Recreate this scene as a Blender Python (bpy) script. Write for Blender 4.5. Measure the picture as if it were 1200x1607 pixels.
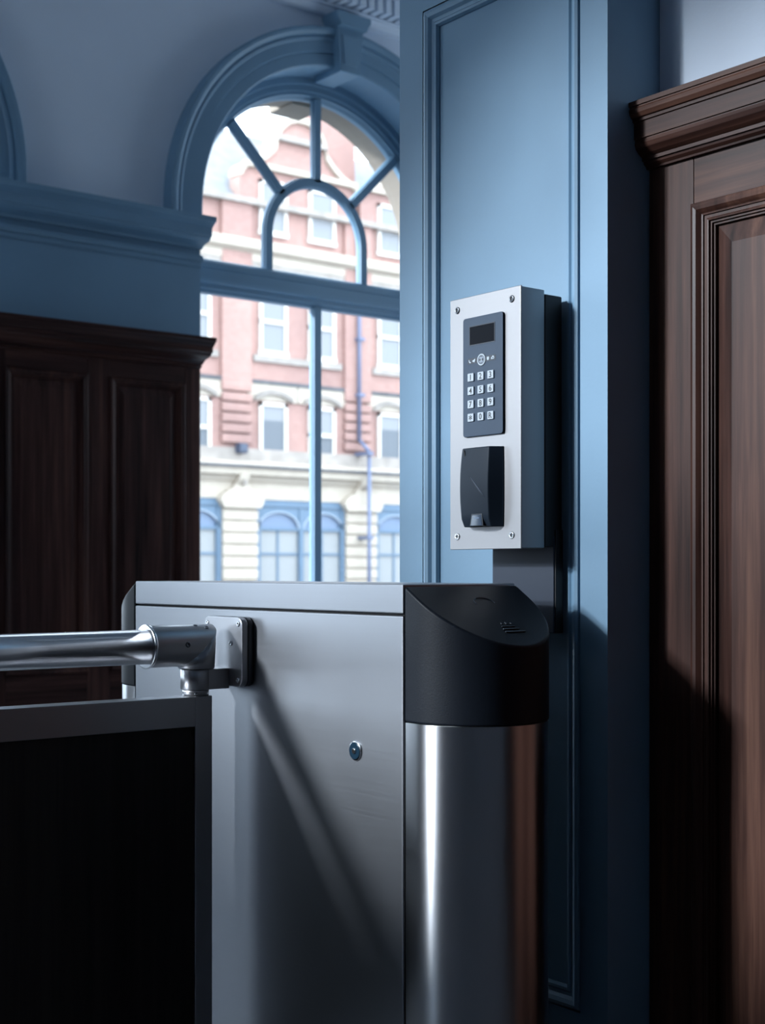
import bpy, bmesh, math, random
from mathutils import Vector, Matrix
random.seed(7)
for o in list(bpy.data.objects): bpy.data.objects.remove(o)
scene = bpy.context.scene
COL = scene.collection
PI = math.pi

# ------------------------------------------------------------------ camera
EYE = 1.02                                  # height of the lens above the floor, metres
FPX = 2194.0                                # focal length in pixels of a 1200 wide frame
YAW = math.radians(51.43)
cam_d = bpy.data.cameras.new('camera'); cam = bpy.data.objects.new('camera', cam_d); COL.objects.link(cam)
cam.location = (0, 0, EYE); cam.rotation_euler = (PI/2, 0, YAW)
cam_d.sensor_fit = 'HORIZONTAL'; cam_d.sensor_width = 36; cam_d.lens = 36*FPX/1200
cam_d.shift_y = 92.5/1200; cam_d.clip_start = .05; cam_d.clip_end = 300
cam_d.dof.use_dof = True; cam_d.dof.focus_distance = 2.12; cam_d.dof.aperture_fstop = 9.0
scene.camera = cam

# ------------------------------------------------------------------ overcast sky
SKY = 4.3
world = bpy.data.worlds.new('overcast_sky'); scene.world = world; world.use_nodes = True
bg = world.node_tree.nodes['Background']
bg.inputs['Color'].default_value = (.70, .85, 1.0, 1); bg.inputs['Strength'].default_value = SKY

# low hazy sun, coming in through the window of the back wall
SUN_DIR = (.38, 1.0, -.37)
sun_d = bpy.data.lights.new('hazy_sun', 'SUN'); sun_d.energy = 4.3; sun_d.angle = math.radians(6); sun_d.color = (.84, .92, 1.0)
sun = bpy.data.objects.new('hazy_sun', sun_d); COL.objects.link(sun); sun.location = (-6, -8, 9)
sun.rotation_euler = Vector(SUN_DIR).to_track_quat('-Z', 'Y').to_euler()

vs = scene.view_settings
vs.view_transform = 'Standard'; vs.look = 'None'; vs.exposure = 0.75; vs.gamma = 1.0; vs.use_curve_mapping = False
scene.cycles.sample_clamp_indirect = 6.0
scene.cycles.max_bounces = 10; scene.cycles.diffuse_bounces = 5; scene.cycles.glossy_bounces = 5
scene.cycles.transparent_max_bounces = 12
scene.cycles.caustics_reflective = False; scene.cycles.caustics_refractive = False

# ------------------------------------------------------------------ the room's main measures
WX = -4.60                                  # face of the window wall's trim
WALLX = -4.62                               # plaster face of the window wall
GX = -4.784                                 # glass plane
OUTX = -4.93                                # outer face of the window wall
KZ = 2.405                                  # springing of the arches
R_IN, R_OUT, R_GL = .674, .824, .593
SPACING = 2.22
CYS = [3.455 - SPACING*k for k in range(3)]  # centre of each window along the wall
CEIL = 3.66
SILL = .72
Y_BACK, Y_FAR, X_EAST = -2.2, 5.2, 3.0
BWX, BWS, BSILL = -2.85, 1.10, 1.74                       # centre and size factor of the back wall's high window, height of its sill
FWXS, FSILL = (-3.77,), 1.30                                  # centre and sill of an unseen end-wall window, added to brighten the window wall

for i, cy in enumerate(CYS):                # daylight enters here: portals guide the sky light through each opening
    L = bpy.data.lights.new('window_portal', 'AREA'); L.shape = 'RECTANGLE'; L.size = 1.4; L.size_y = 2.5
    L.cycles.is_portal = True
    lo = bpy.data.objects.new('window_portal', L); COL.objects.link(lo)
    lo.location = (OUTX - .12, cy, 1.92); L.name = 'window_portal'
    lo.rotation_euler = Vector((1, 0, 0)).to_track_quat('-Z', 'Z').to_euler()
L = bpy.data.lights.new('window_portal', 'AREA'); L.shape = 'RECTANGLE'; L.size = 1.6; L.size_y = 1.6; L.cycles.is_portal = True
lo = bpy.data.objects.new('window_portal', L); COL.objects.link(lo); lo.location = (BWX, Y_BACK-.5, 2.68)
lo.rotation_euler = Vector((0, 1, 0)).to_track_quat('-Z', 'Z').to_euler()
L = bpy.data.lights.new('window_portal', 'AREA'); L.shape = 'RECTANGLE'; L.size = 1.4; L.size_y = 2.0; L.cycles.is_portal = True
for fx in FWXS:
    lo = bpy.data.objects.new('window_portal', L); COL.objects.link(lo); lo.location = (fx, Y_FAR+.5, 2.15)
    lo.rotation_euler = Vector((0, -1, 0)).to_track_quat('-Z', 'Z').to_euler()

# ------------------------------------------------------------------ materials
def mat(name, base=(.5, .5, .5), rough=.5, metal=0.0, **kw):
    m = bpy.data.materials.new(name); m.use_nodes = True
    b = m.node_tree.nodes['Principled BSDF']
    b.inputs['Base Color'].default_value = (*base, 1); b.inputs['Roughness'].default_value = rough
    b.inputs['Metallic'].default_value = metal
    for k, v in kw.items(): b.inputs[k].default_value = v
    return m
def nodes(m): return m.node_tree.nodes, m.node_tree.links, m.node_tree.nodes['Principled BSDF']
def noise_tex(m, scale, mapping=(1, 1, 1), detail=4.0, rough=.5):
    n, l, b = nodes(m)
    tc = n.new('ShaderNodeTexCoord'); mp = n.new('ShaderNodeMapping'); nz = n.new('ShaderNodeTexNoise')
    mp.inputs['Scale'].default_value = mapping
    nz.inputs['Scale'].default_value = scale; nz.inputs['Detail'].default_value = detail; nz.inputs['Roughness'].default_value = rough
    l.new(tc.outputs['Object'], mp.inputs['Vector']); l.new(mp.outputs['Vector'], nz.inputs['Vector'])
    return nz
def ramp(m, src, stops):
    n, l, b = nodes(m)
    r = n.new('ShaderNodeValToRGB'); e = r.color_ramp.elements
    e[0].position, e[0].color = stops[0][0], (*stops[0][1], 1)
    e[1].position, e[1].color = stops[-1][0], (*stops[-1][1], 1)
    for p, c in stops[1:-1]:
        x = e.new(p); x.color = (*c, 1)
    l.new(src, r.inputs['Fac']); return r
def rough_range(m, src, lo, hi):
    n, l, b = nodes(m)
    mr = n.new('ShaderNodeMapRange'); mr.inputs['To Min'].default_value = lo; mr.inputs['To Max'].default_value = hi
    l.new(src, mr.inputs['Value']); l.new(mr.outputs['Result'], b.inputs['Roughness'])
def bump(m, src, strength, dist):
    n, l, b = nodes(m)
    bp = n.new('ShaderNodeBump'); bp.inputs['Strength'].default_value = strength; bp.inputs['Distance'].default_value = dist
    l.new(src, bp.inputs['Height']); l.new(bp.outputs['Normal'], b.inputs['Normal'])
def paint(name, base, rough=.45, var=.06, bumpd=.0006):
    m = mat(name, base, rough); n, l, b = nodes(m)
    nz = noise_tex(m, 3.0)
    r = ramp(m, nz.outputs['Fac'], [(.3, tuple(c*(1-var) for c in base)), (.7, tuple(min(1, c*(1+var)) for c in base))])
    l.new(r.outputs['Color'], b.inputs['Base Color'])
    n2 = noise_tex(m, 140.0, detail=2); bump(m, n2.outputs['Fac'], .25, bumpd)
    return m
def wood(name, along, dark, mid, light, rough=(.34, .52)):
    m = mat(name, mid, .4); n, l, b = nodes(m)
    s = [9, 9, 9]; s[along] = .55
    fine = [70, 70, 70]; fine[along] = 2.2
    a = noise_tex(m, 1.0, tuple(s), 6, .62); f = noise_tex(m, 1.0, tuple(fine), 5, .6)
    mx = n.new('ShaderNodeMath'); mx.operation = 'MULTIPLY_ADD'; mx.inputs[1].default_value = .38
    l.new(f.outputs['Fac'], mx.inputs[0])
    m2 = n.new('ShaderNodeMath'); m2.operation = 'MULTIPLY'; m2.inputs[1].default_value = .66
    l.new(a.outputs['Fac'], m2.inputs[0]); l.new(m2.outputs['Value'], mx.inputs[2])
    r = ramp(m, mx.outputs['Value'], [(.37, dark), (.51, mid), (.66, light)])
    l.new(r.outputs['Color'], b.inputs['Base Color'])
    rough_range(m, f.outputs['Fac'], *rough); bump(m, f.outputs['Fac'], .18, .0008)
    b.inputs['Coat Weight'].default_value = .03; b.inputs['Specular IOR Level'].default_value = .2; b.inputs['Coat Roughness'].default_value = .25
    return m
def steel(name, base, rough, aniso, brush=(3, 3, 420), var=.07, rot=0.0, bumps=.02, axis='Z'):
    m = mat(name, base, rough, 1.0); n, l, b = nodes(m)
    b.inputs['Anisotropic'].default_value = aniso; b.inputs['Anisotropic Rotation'].default_value = rot
    tg = n.new('ShaderNodeTangent'); tg.direction_type = 'RADIAL'; tg.axis = axis
    l.new(tg.outputs['Tangent'], b.inputs['Tangent'])
    nz = noise_tex(m, 1.0, brush, 3, .6)
    sm = noise_tex(m, 6.0, (1, 1, 1), 3, .55)
    ad = n.new('ShaderNodeMath'); ad.operation = 'ADD'
    l.new(nz.outputs['Fac'], ad.inputs[0]); l.new(sm.outputs['Fac'], ad.inputs[1])
    hf = n.new('ShaderNodeMath'); hf.operation = 'MULTIPLY'; hf.inputs[1].default_value = .5
    l.new(ad.outputs['Value'], hf.inputs[0])
    rough_range(m, hf.outputs['Value'], max(.02, rough-var), rough+var)
    if bumps: bump(m, nz.outputs['Fac'], bumps, .001)
    return m

M = {}
M['blue'] = paint('blue_paint', (.17, .295, .415), .5)
M['plaster'] = paint('white_plaster', (.67, .75, .86), .75, .03, .0012)
M['ceiling'] = paint('ceiling_white', (.72, .72, .72), .8, .02)
WD = ((.012, .0050, .0040), (.056, .0235, .017), (.140, .066, .044))
M['wood_v'] = wood('mahogany_upright', 2, *WD)
M['wood_x'] = wood('mahogany_rail_x', 0, *WD)
M['wood_y'] = wood('mahogany_rail_y', 1, *WD)
WDD = tuple((c[0]*.85, c[1]*.80, c[2]*.9) for c in WD)
M['dwood_v'] = wood('dark_mahogany_upright', 2, *WDD)
M['dwood_y'] = wood('dark_mahogany_rail', 1, *WDD)
for _k in ('dwood_v', 'dwood_y'): M[_k].node_tree.nodes['Principled BSDF'].inputs['Specular IOR Level'].default_value = .2
M['gate_wood'] = wood('black_stained_oak', 2, (.012, .0105, .011), (.024, .021, .021), (.045, .038, .035), (.42, .6))
M['floor'] = paint('stone_floor', (.36, .37, .39), .4, .15)
M['steel'] = steel('brushed_steel_sheet', (.34, .35, .375), .43, .35, rot=.25)
M['steel_col'] = steel('brushed_steel_column', (.60, .60, .62), .33, .95, (3, 3, 60), .03, rot=.25)
M['steel_box'] = steel('satin_steel_box', (.29, .285, .29), .46, .2, (3, 3, 300), .05, rot=.25)
M['steel_fit'] = steel('machined_steel', (.46, .46, .47), .33, .1, (4, 4, 4), .02, bumps=0)
M['steel_tube'] = steel('polished_steel_tube', (.48, .49, .51), .22, .3, (200, 2, 200), .04, bumps=0, axis='Y')
M['steel_gate'] = steel('satin_gate_frame', (.50, .50, .52), .33, .2, (3, 3, 3), .04, bumps=0)
M['plate'] = mat('satin_steel_plate', (.40, .40, .42), .38, 1.0)
M['edge'] = mat('steel_edge', (.8, .8, .82), .2, 1.0)
M['black'] = mat('black_plastic', (.005, .008, .014), .5, **{'Specular IOR Level': .25}); _n = noise_tex(M['black'], 420.0, detail=2); bump(M['black'], _n.outputs['Fac'], .22, .0006)
M['black_gloss'] = mat('glossy_black_relief', (.025, .032, .042), .22)
M['rubber'] = mat('black_rubber', (.006, .006, .007), .6)
M['gap'] = mat('dark_gap', (.004, .004, .005), .8)
M['bracket'] = mat('grey_powder_coat', (.030, .040, .062), .55, **{'Specular IOR Level': .3})
M['back_black'] = mat('black_coat_and_shade', (.006, .006, .008), .55)  # coat of the back box; also shade on the mounting plate's side
M['keypad'] = mat('slate_plastic', (.034, .054, .086), .45, **{'Specular IOR Level': .25})
M['reader'] = mat('charcoal_plastic', (.012, .019, .030), .42, **{'Specular IOR Level': .14}); _n = noise_tex(M['reader'], 600.0, detail=2); bump(M['reader'], _n.outputs['Fac'], .12, .0004)
M['key'] = mat('pale_key', (.40, .45, .50), .5)
M['print_dark'] = mat('dark_print', (.012, .018, .026), .6)
M['print_light'] = mat('pale_print', (.42, .48, .54), .5)
M['strip'] = mat('dark_strip', (.018, .024, .036), .4)
M['screen'] = mat('lcd_screen', (.004, .005, .008), .3, **{'Specular IOR Level': .05})
M['lens'] = mat('smoked_lens', (.045, .065, .10), .12)
M['screw'] = mat('dark_screw', (.16, .17, .19), .3, 1.0)
M['screw_light'] = mat('bright_screw', (.62, .63, .66), .25, 1.0)
M['socket'] = mat('screw_socket', (.01, .01, .012), .5)
def glass_mat(name, tint=(1, 1, 1), fac=.03):
    m = bpy.data.materials.new(name); m.use_nodes = True; n, l = m.node_tree.nodes, m.node_tree.links
    n.clear(); o = n.new('ShaderNodeOutputMaterial'); mx = n.new('ShaderNodeMixShader')
    t = n.new('ShaderNodeBsdfTransparent'); t.inputs['Color'].default_value = (*tint, 1)
    g = n.new('ShaderNodeBsdfGlossy'); g.inputs['Roughness'].default_value = .02
    mx.inputs['Fac'].default_value = fac
    l.new(t.outputs[0], mx.inputs[1]); l.new(g.outputs[0], mx.inputs[2]); l.new(mx.outputs[0], o.inputs['Surface'])
    return m
M['glass'] = glass_mat('window_glass')
M['stone'] = paint('tan_sandstone', (0.288, 0.240, 0.192), .85, .12, .003)
M['cream_stone'] = paint('cream_limestone', (0.400, 0.340, 0.276), .85, .06, .003)
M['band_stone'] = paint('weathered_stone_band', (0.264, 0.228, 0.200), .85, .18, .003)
M['dark_stone'] = paint('dark_line_stone', (.07, .07, .075), .85, .3, .003)  # dark tone for the string course and the cornice lip
M['slate'] = paint('roof_slate', (0.176, 0.176, 0.180), .7, .15)
M['shop_blue'] = paint('shopfront_blue', (0.084, 0.132, 0.188), .5, .05)
M['shop_glass'] = mat('shop_glass', (0.240, 0.240, 0.236), .3, **{'Specular IOR Level': .25})
M['shop_fan'] = mat('shop_fanlight', (0.128, 0.168, 0.240), .2, **{'Specular IOR Level': .25})
M['white_sash'] = mat('white_sash_paint', (0.528, 0.480, 0.432), .5)
M['far_pane'] = mat('pale_far_pane', (.20, .20, .205), .3, **{'Specular IOR Level': .25})
M['far_dark'] = mat('grey_far_pane', (0.104, 0.112, 0.124), .3, **{'Specular IOR Level': .25})
M['pipe'] = mat('blue_grey_pipe', (.10, .12, .19), .5)
M['asphalt'] = paint('asphalt', (.12, .12, .125), .9, .2)
def brick_mat():
    m = mat('red_brick', (.42, .2, .17), .85); n, l, b = nodes(m)
    tc = n.new('ShaderNodeTexCoord'); sx = n.new('ShaderNodeSeparateXYZ'); cx = n.new('ShaderNodeCombineXYZ')
    l.new(tc.outputs['Object'], sx.inputs[0]); l.new(sx.outputs['Y'], cx.inputs['X']); l.new(sx.outputs['Z'], cx.inputs['Y'])
    br = n.new('ShaderNodeTexBrick'); l.new(cx.outputs[0], br.inputs['Vector'])
    br.inputs['Color1'].default_value = (0.288, 0.160, 0.136, 1); br.inputs['Color2'].default_value = (0.336, 0.196, 0.168, 1)
    br.inputs['Mortar'].default_value = (0.288, 0.224, 0.192, 1); br.inputs['Scale'].default_value = 4.4
    br.inputs['Mortar Size'].default_value = .014
    nz = noise_tex(m, .5); mx = n.new('ShaderNodeMix'); mx.data_type = 'RGBA'; mx.blend_type = 'MULTIPLY'
    r = ramp(m, nz.outputs['Fac'], [(.3, (.82, .80, .80)), (.7, (1.1, 1.08, 1.05))])
    mx.inputs['Factor'].default_value = 1
    l.new(br.outputs['Color'], mx.inputs[6]); l.new(r.outputs['Color'], mx.inputs[7]); l.new(mx.outputs[2], b.inputs['Base Color'])
    return m
M['brick'] = brick_mat()

# ------------------------------------------------------------------ mesh helpers
class MB:
    """collects shapes, then links them as ONE mesh object"""
    def __init__(s): s.v = []; s.f = []; s.sm = []
    def add(s, vs, fs, smooth=False):
        o = len(s.v); s.v += [tuple(v) for v in vs]; s.f += [tuple(i+o for i in f) for f in fs]; s.sm += [smooth]*len(fs); return s
    def box(s, x0, x1, y0, y1, z0, z1):
        x0, x1 = min(x0, x1), max(x0, x1); y0, y1 = min(y0, y1), max(y0, y1); z0, z1 = min(z0, z1), max(z0, z1)
        return s.add([(x0,y0,z0),(x1,y0,z0),(x1,y1,z0),(x0,y1,z0),(x0,y0,z1),(x1,y0,z1),(x1,y1,z1),(x0,y1,z1)],
                     [(3,2,1,0),(4,5,6,7),(0,1,5,4),(1,2,6,5),(2,3,7,6),(3,0,4,7)])
    def prism(s, poly, axis, a, b, smooth=False):
        """poly in the two other axes (cyclic order), extruded along axis from a to b"""
        n = len(poly)
        def P(u, v, w): return {0: (w, u, v), 1: (u, w, v), 2: (u, v, w)}[axis]
        vs = [P(u, v, a) for u, v in poly] + [P(u, v, b) for u, v in poly]
        fs = [tuple(range(n))[::-1], tuple(range(n, 2*n))]
        s.add(vs, fs)
        vs2 = vs; return s.add(vs2, [(i, (i+1) % n, n+(i+1) % n, n+i) for i in range(n)], smooth)
    def cyl(s, p0, p1, r0, r1=None, n=32, caps=True, smooth=True):
        p0, p1 = Vector(p0), Vector(p1); r1 = r0 if r1 is None else r1
        d = (p1-p0).normalized(); u = d.orthogonal().normalized(); w = d.cross(u)
        A = [p0 + (u*math.cos(2*PI*i/n) + w*math.sin(2*PI*i/n))*r0 for i in range(n)]
        B = [p1 + (u*math.cos(2*PI*i/n) + w*math.sin(2*PI*i/n))*r1 for i in range(n)]
        s.add(A+B, [(i, (i+1) % n, n+(i+1) % n, n+i) for i in range(n)], smooth)
        if caps: s.add(A, [tuple(range(n))[::-1]]); s.add(B, [tuple(range(n))])
        return s
    def lathe(s, prof, axis_pt, axis_dir, n=32):
        """prof: list of (radius, height along axis)"""
        d = Vector(axis_dir).normalized(); u = d.orthogonal().normalized(); w = d.cross(u); c = Vector(axis_pt)
        vs = []
        for r, h in prof:
            vs += [c + d*h + (u*math.cos(2*PI*i/n) + w*math.sin(2*PI*i/n))*r for i in range(n)]
        fs = []
        for k in range(len(prof)-1):
            fs += [(k*n+i, k*n+(i+1) % n, (k+1)*n+(i+1) % n, (k+1)*n+i) for i in range(n)]
        s.add(vs, fs, True)
        s.add(vs[:n], [tuple(range(n))[::-1]]); s.add(vs[-n:], [tuple(range(n))]); return s
    def rings(s, rings, closed=True, caps=True, smooth=False):
        n = len(rings[0]); vs = [p for r in rings for p in r]; fs = []
        for k in range(len(rings)-1):
            for i in range(n if closed else n-1):
                fs.append((k*n+i, k*n+(i+1) % n, (k+1)*n+(i+1) % n, (k+1)*n+i))
        s.add(vs, fs, smooth)
        if caps and closed: s.add(rings[0], [tuple(range(n))[::-1]]); s.add(rings[-1], [tuple(range(n))])
        return s
    def arch(s, prof, cy, kz, zb=None, n=48, a0=0.0, a1=PI, smooth=False):
        """prof: closed loop of (radius, x) swept round an arch in the yz plane, with legs down to zb"""
        rs = []
        if zb is not None: rs.append([(x, cy+r, zb) for r, x in prof])
        for i in range(n+1):
            a = a0+(a1-a0)*i/n
            rs.append([(x, cy+r*math.cos(a), kz+r*math.sin(a)) for r, x in prof])
        if zb is not None: rs.append([(x, cy-r, zb) for r, x in prof])
        return s.rings(rs, True, True, smooth)
    def frame(s, O, U, V, N, w, h, prof):
        """mitred moulding: prof = (inset from the outer edge, height along N)"""
        O, U, V, N = map(Vector, (O, U, V, N)); rs = []
        for cu, cv, su, sv in ((0,0,1,1), (w,0,-1,1), (w,h,-1,-1), (0,h,1,-1), (0,0,1,1)):
            rs.append([O+U*(cu+su*d)+V*(cv+sv*d)+N*q for d, q in prof])
        return s.rings(rs, False, False)
    XF = None
    def build(s, name, m, parent=None, bevel=0, seg=2, angle=40, smooth=None):
        if MB.XF: s.v = [MB.XF(*v) for v in s.v]
        me = bpy.data.meshes.new(name); me.from_pydata(s.v, [], s.f)
        bm = bmesh.new(); bm.from_mesh(me)
        for f, q in zip(bm.faces, s.sm): f.smooth = q
        bmesh.ops.remove_doubles(bm, verts=bm.verts, dist=1e-6)
        bmesh.ops.recalc_face_normals(bm, faces=bm.faces); bm.to_mesh(me); bm.free()
        me.materials.append(M[m] if isinstance(m, str) else m)
        o = bpy.data.objects.new(name, me); COL.objects.link(o)
        if parent is not None: put(o, parent)
        if bevel:
            b = o.modifiers.new('bevel', 'BEVEL'); b.width = bevel; b.segments = seg; b.limit_method = 'ANGLE'; b.angle_limit = math.radians(angle)
            b.harden_normals = False
            for p in me.polygons: p.use_smooth = True
            es = o.modifiers.new('wn', 'WEIGHTED_NORMAL'); es.keep_sharp = True
        return o
def put(o, parent):
    o.parent = parent; o.matrix_parent_inverse = Matrix.Translation(-Vector(parent.location)) if parent.type == 'EMPTY' else Matrix.Identity(4)
def tag(o, label=None, cat=None, kind=None, group=None):
    if label: o['label'] = label
    if cat: o['category'] = cat
    if kind: o['kind'] = kind
    if group: o['group'] = group
    return o
def empty(name, loc):
    o = bpy.data.objects.new(name, None); COL.objects.link(o); o.location = loc; o.empty_display_size = .1; return o
def struct(o, label): return tag(o, label, None, 'structure')
def rrect(u0, u1, v0, v1, r, n=6):
    pts = []
    for cu, cv, a in ((u1-r, v1-r, 0), (u0+r, v1-r, PI/2), (u0+r, v0+r, PI), (u1-r, v0+r, 1.5*PI)):
        pts += [(cu+r*math.cos(a+PI/2*i/n), cv+r*math.sin(a+PI/2*i/n)) for i in range(n+1)]
    return pts
def disc_pts(cu, cv, ru, rv=None, n=28):
    rv = rv or ru
    return [(cu+ru*math.cos(2*PI*i/n), cv+rv*math.sin(2*PI*i/n)) for i in range(n)]

# ================================================================== THE SETTING
struct(MB().box(WALLX-.3, X_EAST+.2, Y_BACK-.33, Y_FAR+.33, -.15, 0).build('floor', 'floor'), 'pale stone floor of the hall, below the picture')  # unseen floor, kept pale to bounce fill light up the walls
struct(MB().box(OUTX, X_EAST+.2, Y_BACK-.33, Y_FAR+.33, CEIL, CEIL+.2).build('ceiling', 'ceiling'), 'white ceiling above the picture')

# window wall: piers, apron under the sills and arched heads in one plaster wall
RW = R_IN+.014
mb = MB()
edges = [Y_FAR+.2] + [e for cy in CYS for e in (cy+RW, cy-RW)] + [Y_BACK-.2]
for i in range(0, len(edges), 2): mb.box(OUTX, WALLX, edges[i+1], edges[i], 0, CEIL)
for cy in CYS:
    mb.box(OUTX, WALLX, cy-RW, cy+RW, 0, SILL-.06)
    n = 40; rs = []
    for i in range(n+1):
        a = PI*i/n; y, z = cy+RW*math.cos(a), KZ+RW*math.sin(a)
        rs.append([(WALLX, y, z), (WALLX, y, CEIL), (OUTX, y, CEIL), (OUTX, y, z)])
    mb.rings(rs)
wall_left = struct(mb.build('wall_left', 'plaster'), 'off-white plaster wall with arched windows')

# other walls of the hall (behind the camera and past the pilaster)
def plain_wall(name, box, wbox, label):
    w = struct(MB().box(*box).build(name, 'plaster'), label)
    MB().box(*wbox).build('wood_dado', 'wood_v', w)
    return w
rb = RW*BWS; yb0, yb1 = Y_BACK-.33, Y_BACK
mb = MB().box(OUTX, BWX-rb, yb0, yb1, 0, CEIL).box(BWX+rb, X_EAST+.2, yb0, yb1, 0, CEIL).box(BWX-rb, BWX+rb, yb0, yb1, 0, (BSILL-.06)*BWS)
rs = []
for i in range(41):
    a = PI*i/40; xx, zz = BWX+rb*math.cos(a), KZ*BWS+rb*math.sin(a)
    rs.append([(xx, yb1, zz), (xx, yb1, CEIL), (xx, yb0, CEIL), (xx, yb0, zz)])
wall_back = struct(mb.rings(rs).build('wall_back', 'plaster'), 'white wall with an arched window behind the viewer')
for x0, x1 in ((WALLX, BWX-rb-.18), (BWX+rb+.18, X_EAST)): MB().box(x0, x1, Y_BACK, Y_BACK+.03, 0, 1.73).build('wood_dado', 'wood_v', wall_back)
yf0, yf1 = Y_FAR, Y_FAR+.33
fe = [OUTX] + [e for fx in FWXS for e in (fx-RW, fx+RW)] + [X_EAST+.2]
mb = MB()
for i in range(0, len(fe), 2): mb.box(fe[i], fe[i+1], yf0, yf1, 0, CEIL)
for fx in FWXS:
    mb.box(fx-RW, fx+RW, yf0, yf1, 0, FSILL-.06); rs = []
    for i in range(41):
        a = PI*i/40; xx, zz = fx+RW*math.cos(a), KZ+RW*math.sin(a)
        rs.append([(xx, yf0, zz), (xx, yf0, CEIL), (xx, yf1, CEIL), (xx, yf1, zz)])
    mb.rings(rs)
wall_far = struct(mb.build('wall_far', 'plaster'), 'white end wall past the pilaster with an added, unseen fill-light window')
for x0, x1 in ((FWXS[-1]+RW+.17, X_EAST),): MB().box(x0, x1, Y_FAR-.03, Y_FAR, 0, 1.73).build('wood_dado', 'wood_v', wall_far)
plain_wall('wall_east', (X_EAST, X_EAST+.2, Y_BACK-.2, Y_FAR+.2, 0, CEIL), (X_EAST-.03, X_EAST, Y_BACK+.03, Y_FAR-.03, 0, 1.73), 'white side wall over a wooden dado opposite the windows')

# partition to the right of the pilaster
PX0, PX1, PY = -1.921, -1.429, 1.571         # pilaster left, right, front
WY = 1.6645                                  # face of the wainscot
wall_right = struct(MB().box(PX1-.02, X_EAST, 1.690, 1.86, 0, CEIL).build('wall_right', 'plaster'), 'pale plaster wall above the wooden wainscot at the right')

# pilaster with a sunk moulded panel
pil = empty('wall_pilaster', ((PX0+PX1)/2, PY+.17, 0))
struct(pil, 'tall blue painted pilaster with a sunk moulded panel behind the keypad')
pu0, pu1, pz0, pz1 = -1.858, -1.4848, .343, 1.993
mb = MB()                                    # pier with a rectangular recess in its front
mb.box(PX0, PX1, PY+.013, 1.90, 0, CEIL)
mb.box(PX0, pu0, PY, PY+.013, 0, CEIL).box(pu1, PX1, PY, PY+.013, 0, CEIL)
mb.box(pu0, pu1, PY, PY+.013, 0, pz0).box(pu0, pu1, PY, PY+.013, pz1, CEIL)
mb.build('pier', 'blue', pil)
prof = [(0, 0), (.0, -.003), (.0025, -.003), (.004, .0015), (.009, .0035), (.015, .001), (.019, -.0045), (.024, -.006), (.027, -.003), (.031, -.0035), (.0335, -.0085), (.0335, -.0118), (.036, -.0118)]
MB().frame((pu0, PY, pz0), (1, 0, 0), (0, 0, 1), (0, -1, 0), pu1-pu0, pz1-pz0, prof).build('panel_moulding', 'blue', pil)
MB().box(pu0+.034, pu1-.034, PY+.0115, PY+.02, pz0+.034, pz1-.034).build('panel', 'blue', pil)

# wainscot right of the pilaster: stile, rail, raised panels, moulded cap
wains = empty('trim_1', (0, WY, 0)); struct(wains, 'mahogany wainscot with raised panels and moulded cap beside the pilaster')
WT = 1.640                                   # underside of the cap
PZ1 = EYE+.5465; PZ0 = .16
panels = []; x = PX1+.086
while x < X_EAST-.3:
    panels.append((x, min(x+.62, X_EAST-.1))); x += .62+.16
MB().box(PX1, X_EAST, WY+.016, 1.690, 0, WT).build('backing_board', 'wood_v', wains)
xs = [PX1] + [v for p in panels for v in p] + [X_EAST]
for i in range(0, len(xs), 2): MB().box(xs[i], xs[i+1], WY, WY+.017, 0, WT).build('stile', 'wood_v', wains, .0012, 1)
for a, b in panels:
    MB().box(a, b, WY+.0004, WY+.017, PZ1, WT).build('rail', 'wood_x', wains, .0012, 1)
    MB().box(a, b, WY+.0004, WY+.017, 0, PZ0).build('rail', 'wood_x', wains, .0012, 1)
    pf = [(0, -.001), (0, .0065), (.0015, .0085), (.006, .0098), (.011, .0088), (.0145, .0055), (.017, .0025), (.0195, .002), (.0195, -.0005), (.0245, -.0005), (.0262, .001), (.0285, .0005), (.0295, -.003), (.0320, -.003), (.0330, -.0065), (.0355, -.0065), (.0358, -.012)]
    MB().frame((a, WY, PZ0), (1, 0, 0), (0, 0, 1), (0, -1, 0), b-a, PZ1-PZ0, pf).build('panel_moulding', 'wood_v', wains)
    mb = MB().frame((a+.0358, WY, PZ0+.0358), (1, 0, 0), (0, 0, 1), (0, -1, 0), b-a-.0716, PZ1-PZ0-.0716, [(0, -.0125), (.0305, -.005), (.0306, -.0045)])
    i = .0664; mb.add([(a+i, WY+.0045, PZ0+i), (b-i, WY+.0045, PZ0+i), (b-i, WY+.0045, PZ1-i), (a+i, WY+.0045, PZ1-i)], [(0, 1, 2, 3)])
    mb.build('raised_panel', 'wood_v', wains)
def ext_profile(prof, back):                 # closes an open (projection, z) profile at the wall
    return prof + [(back, prof[-1][1]), (back, prof[0][1])]
H0, H1 = 1.637, 1.7315
h = lambda t: H1-(H1-H0)*t
cap = [(.047, h(0)), (.047, h(.075)), (.0445, h(.08)), (.0445, h(.10)), (.0465, h(.13)), (.0455, h(.19)), (.041, h(.25)), (.038, h(.26)), (.038, h(.305)), (.035, h(.31)), (.035, h(.575)), (.0325, h(.58)), (.0325, h(.60)), (.0335, h(.65)), (.031, h(.72)), (.024, h(.79)), (.018, h(.825)), (.0165, h(.83)), (.0165, h(.885)), (.013, h(.89)), (.012, h(.93)), (.007, h(.97)), (.0065, h(1))]
MB().prism([(WY-p, z) for p, z in ext_profile(cap, -.024)], 0, PX1+.0005, X_EAST-.001).build('cap_moulding', 'wood_x', wains)

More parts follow.
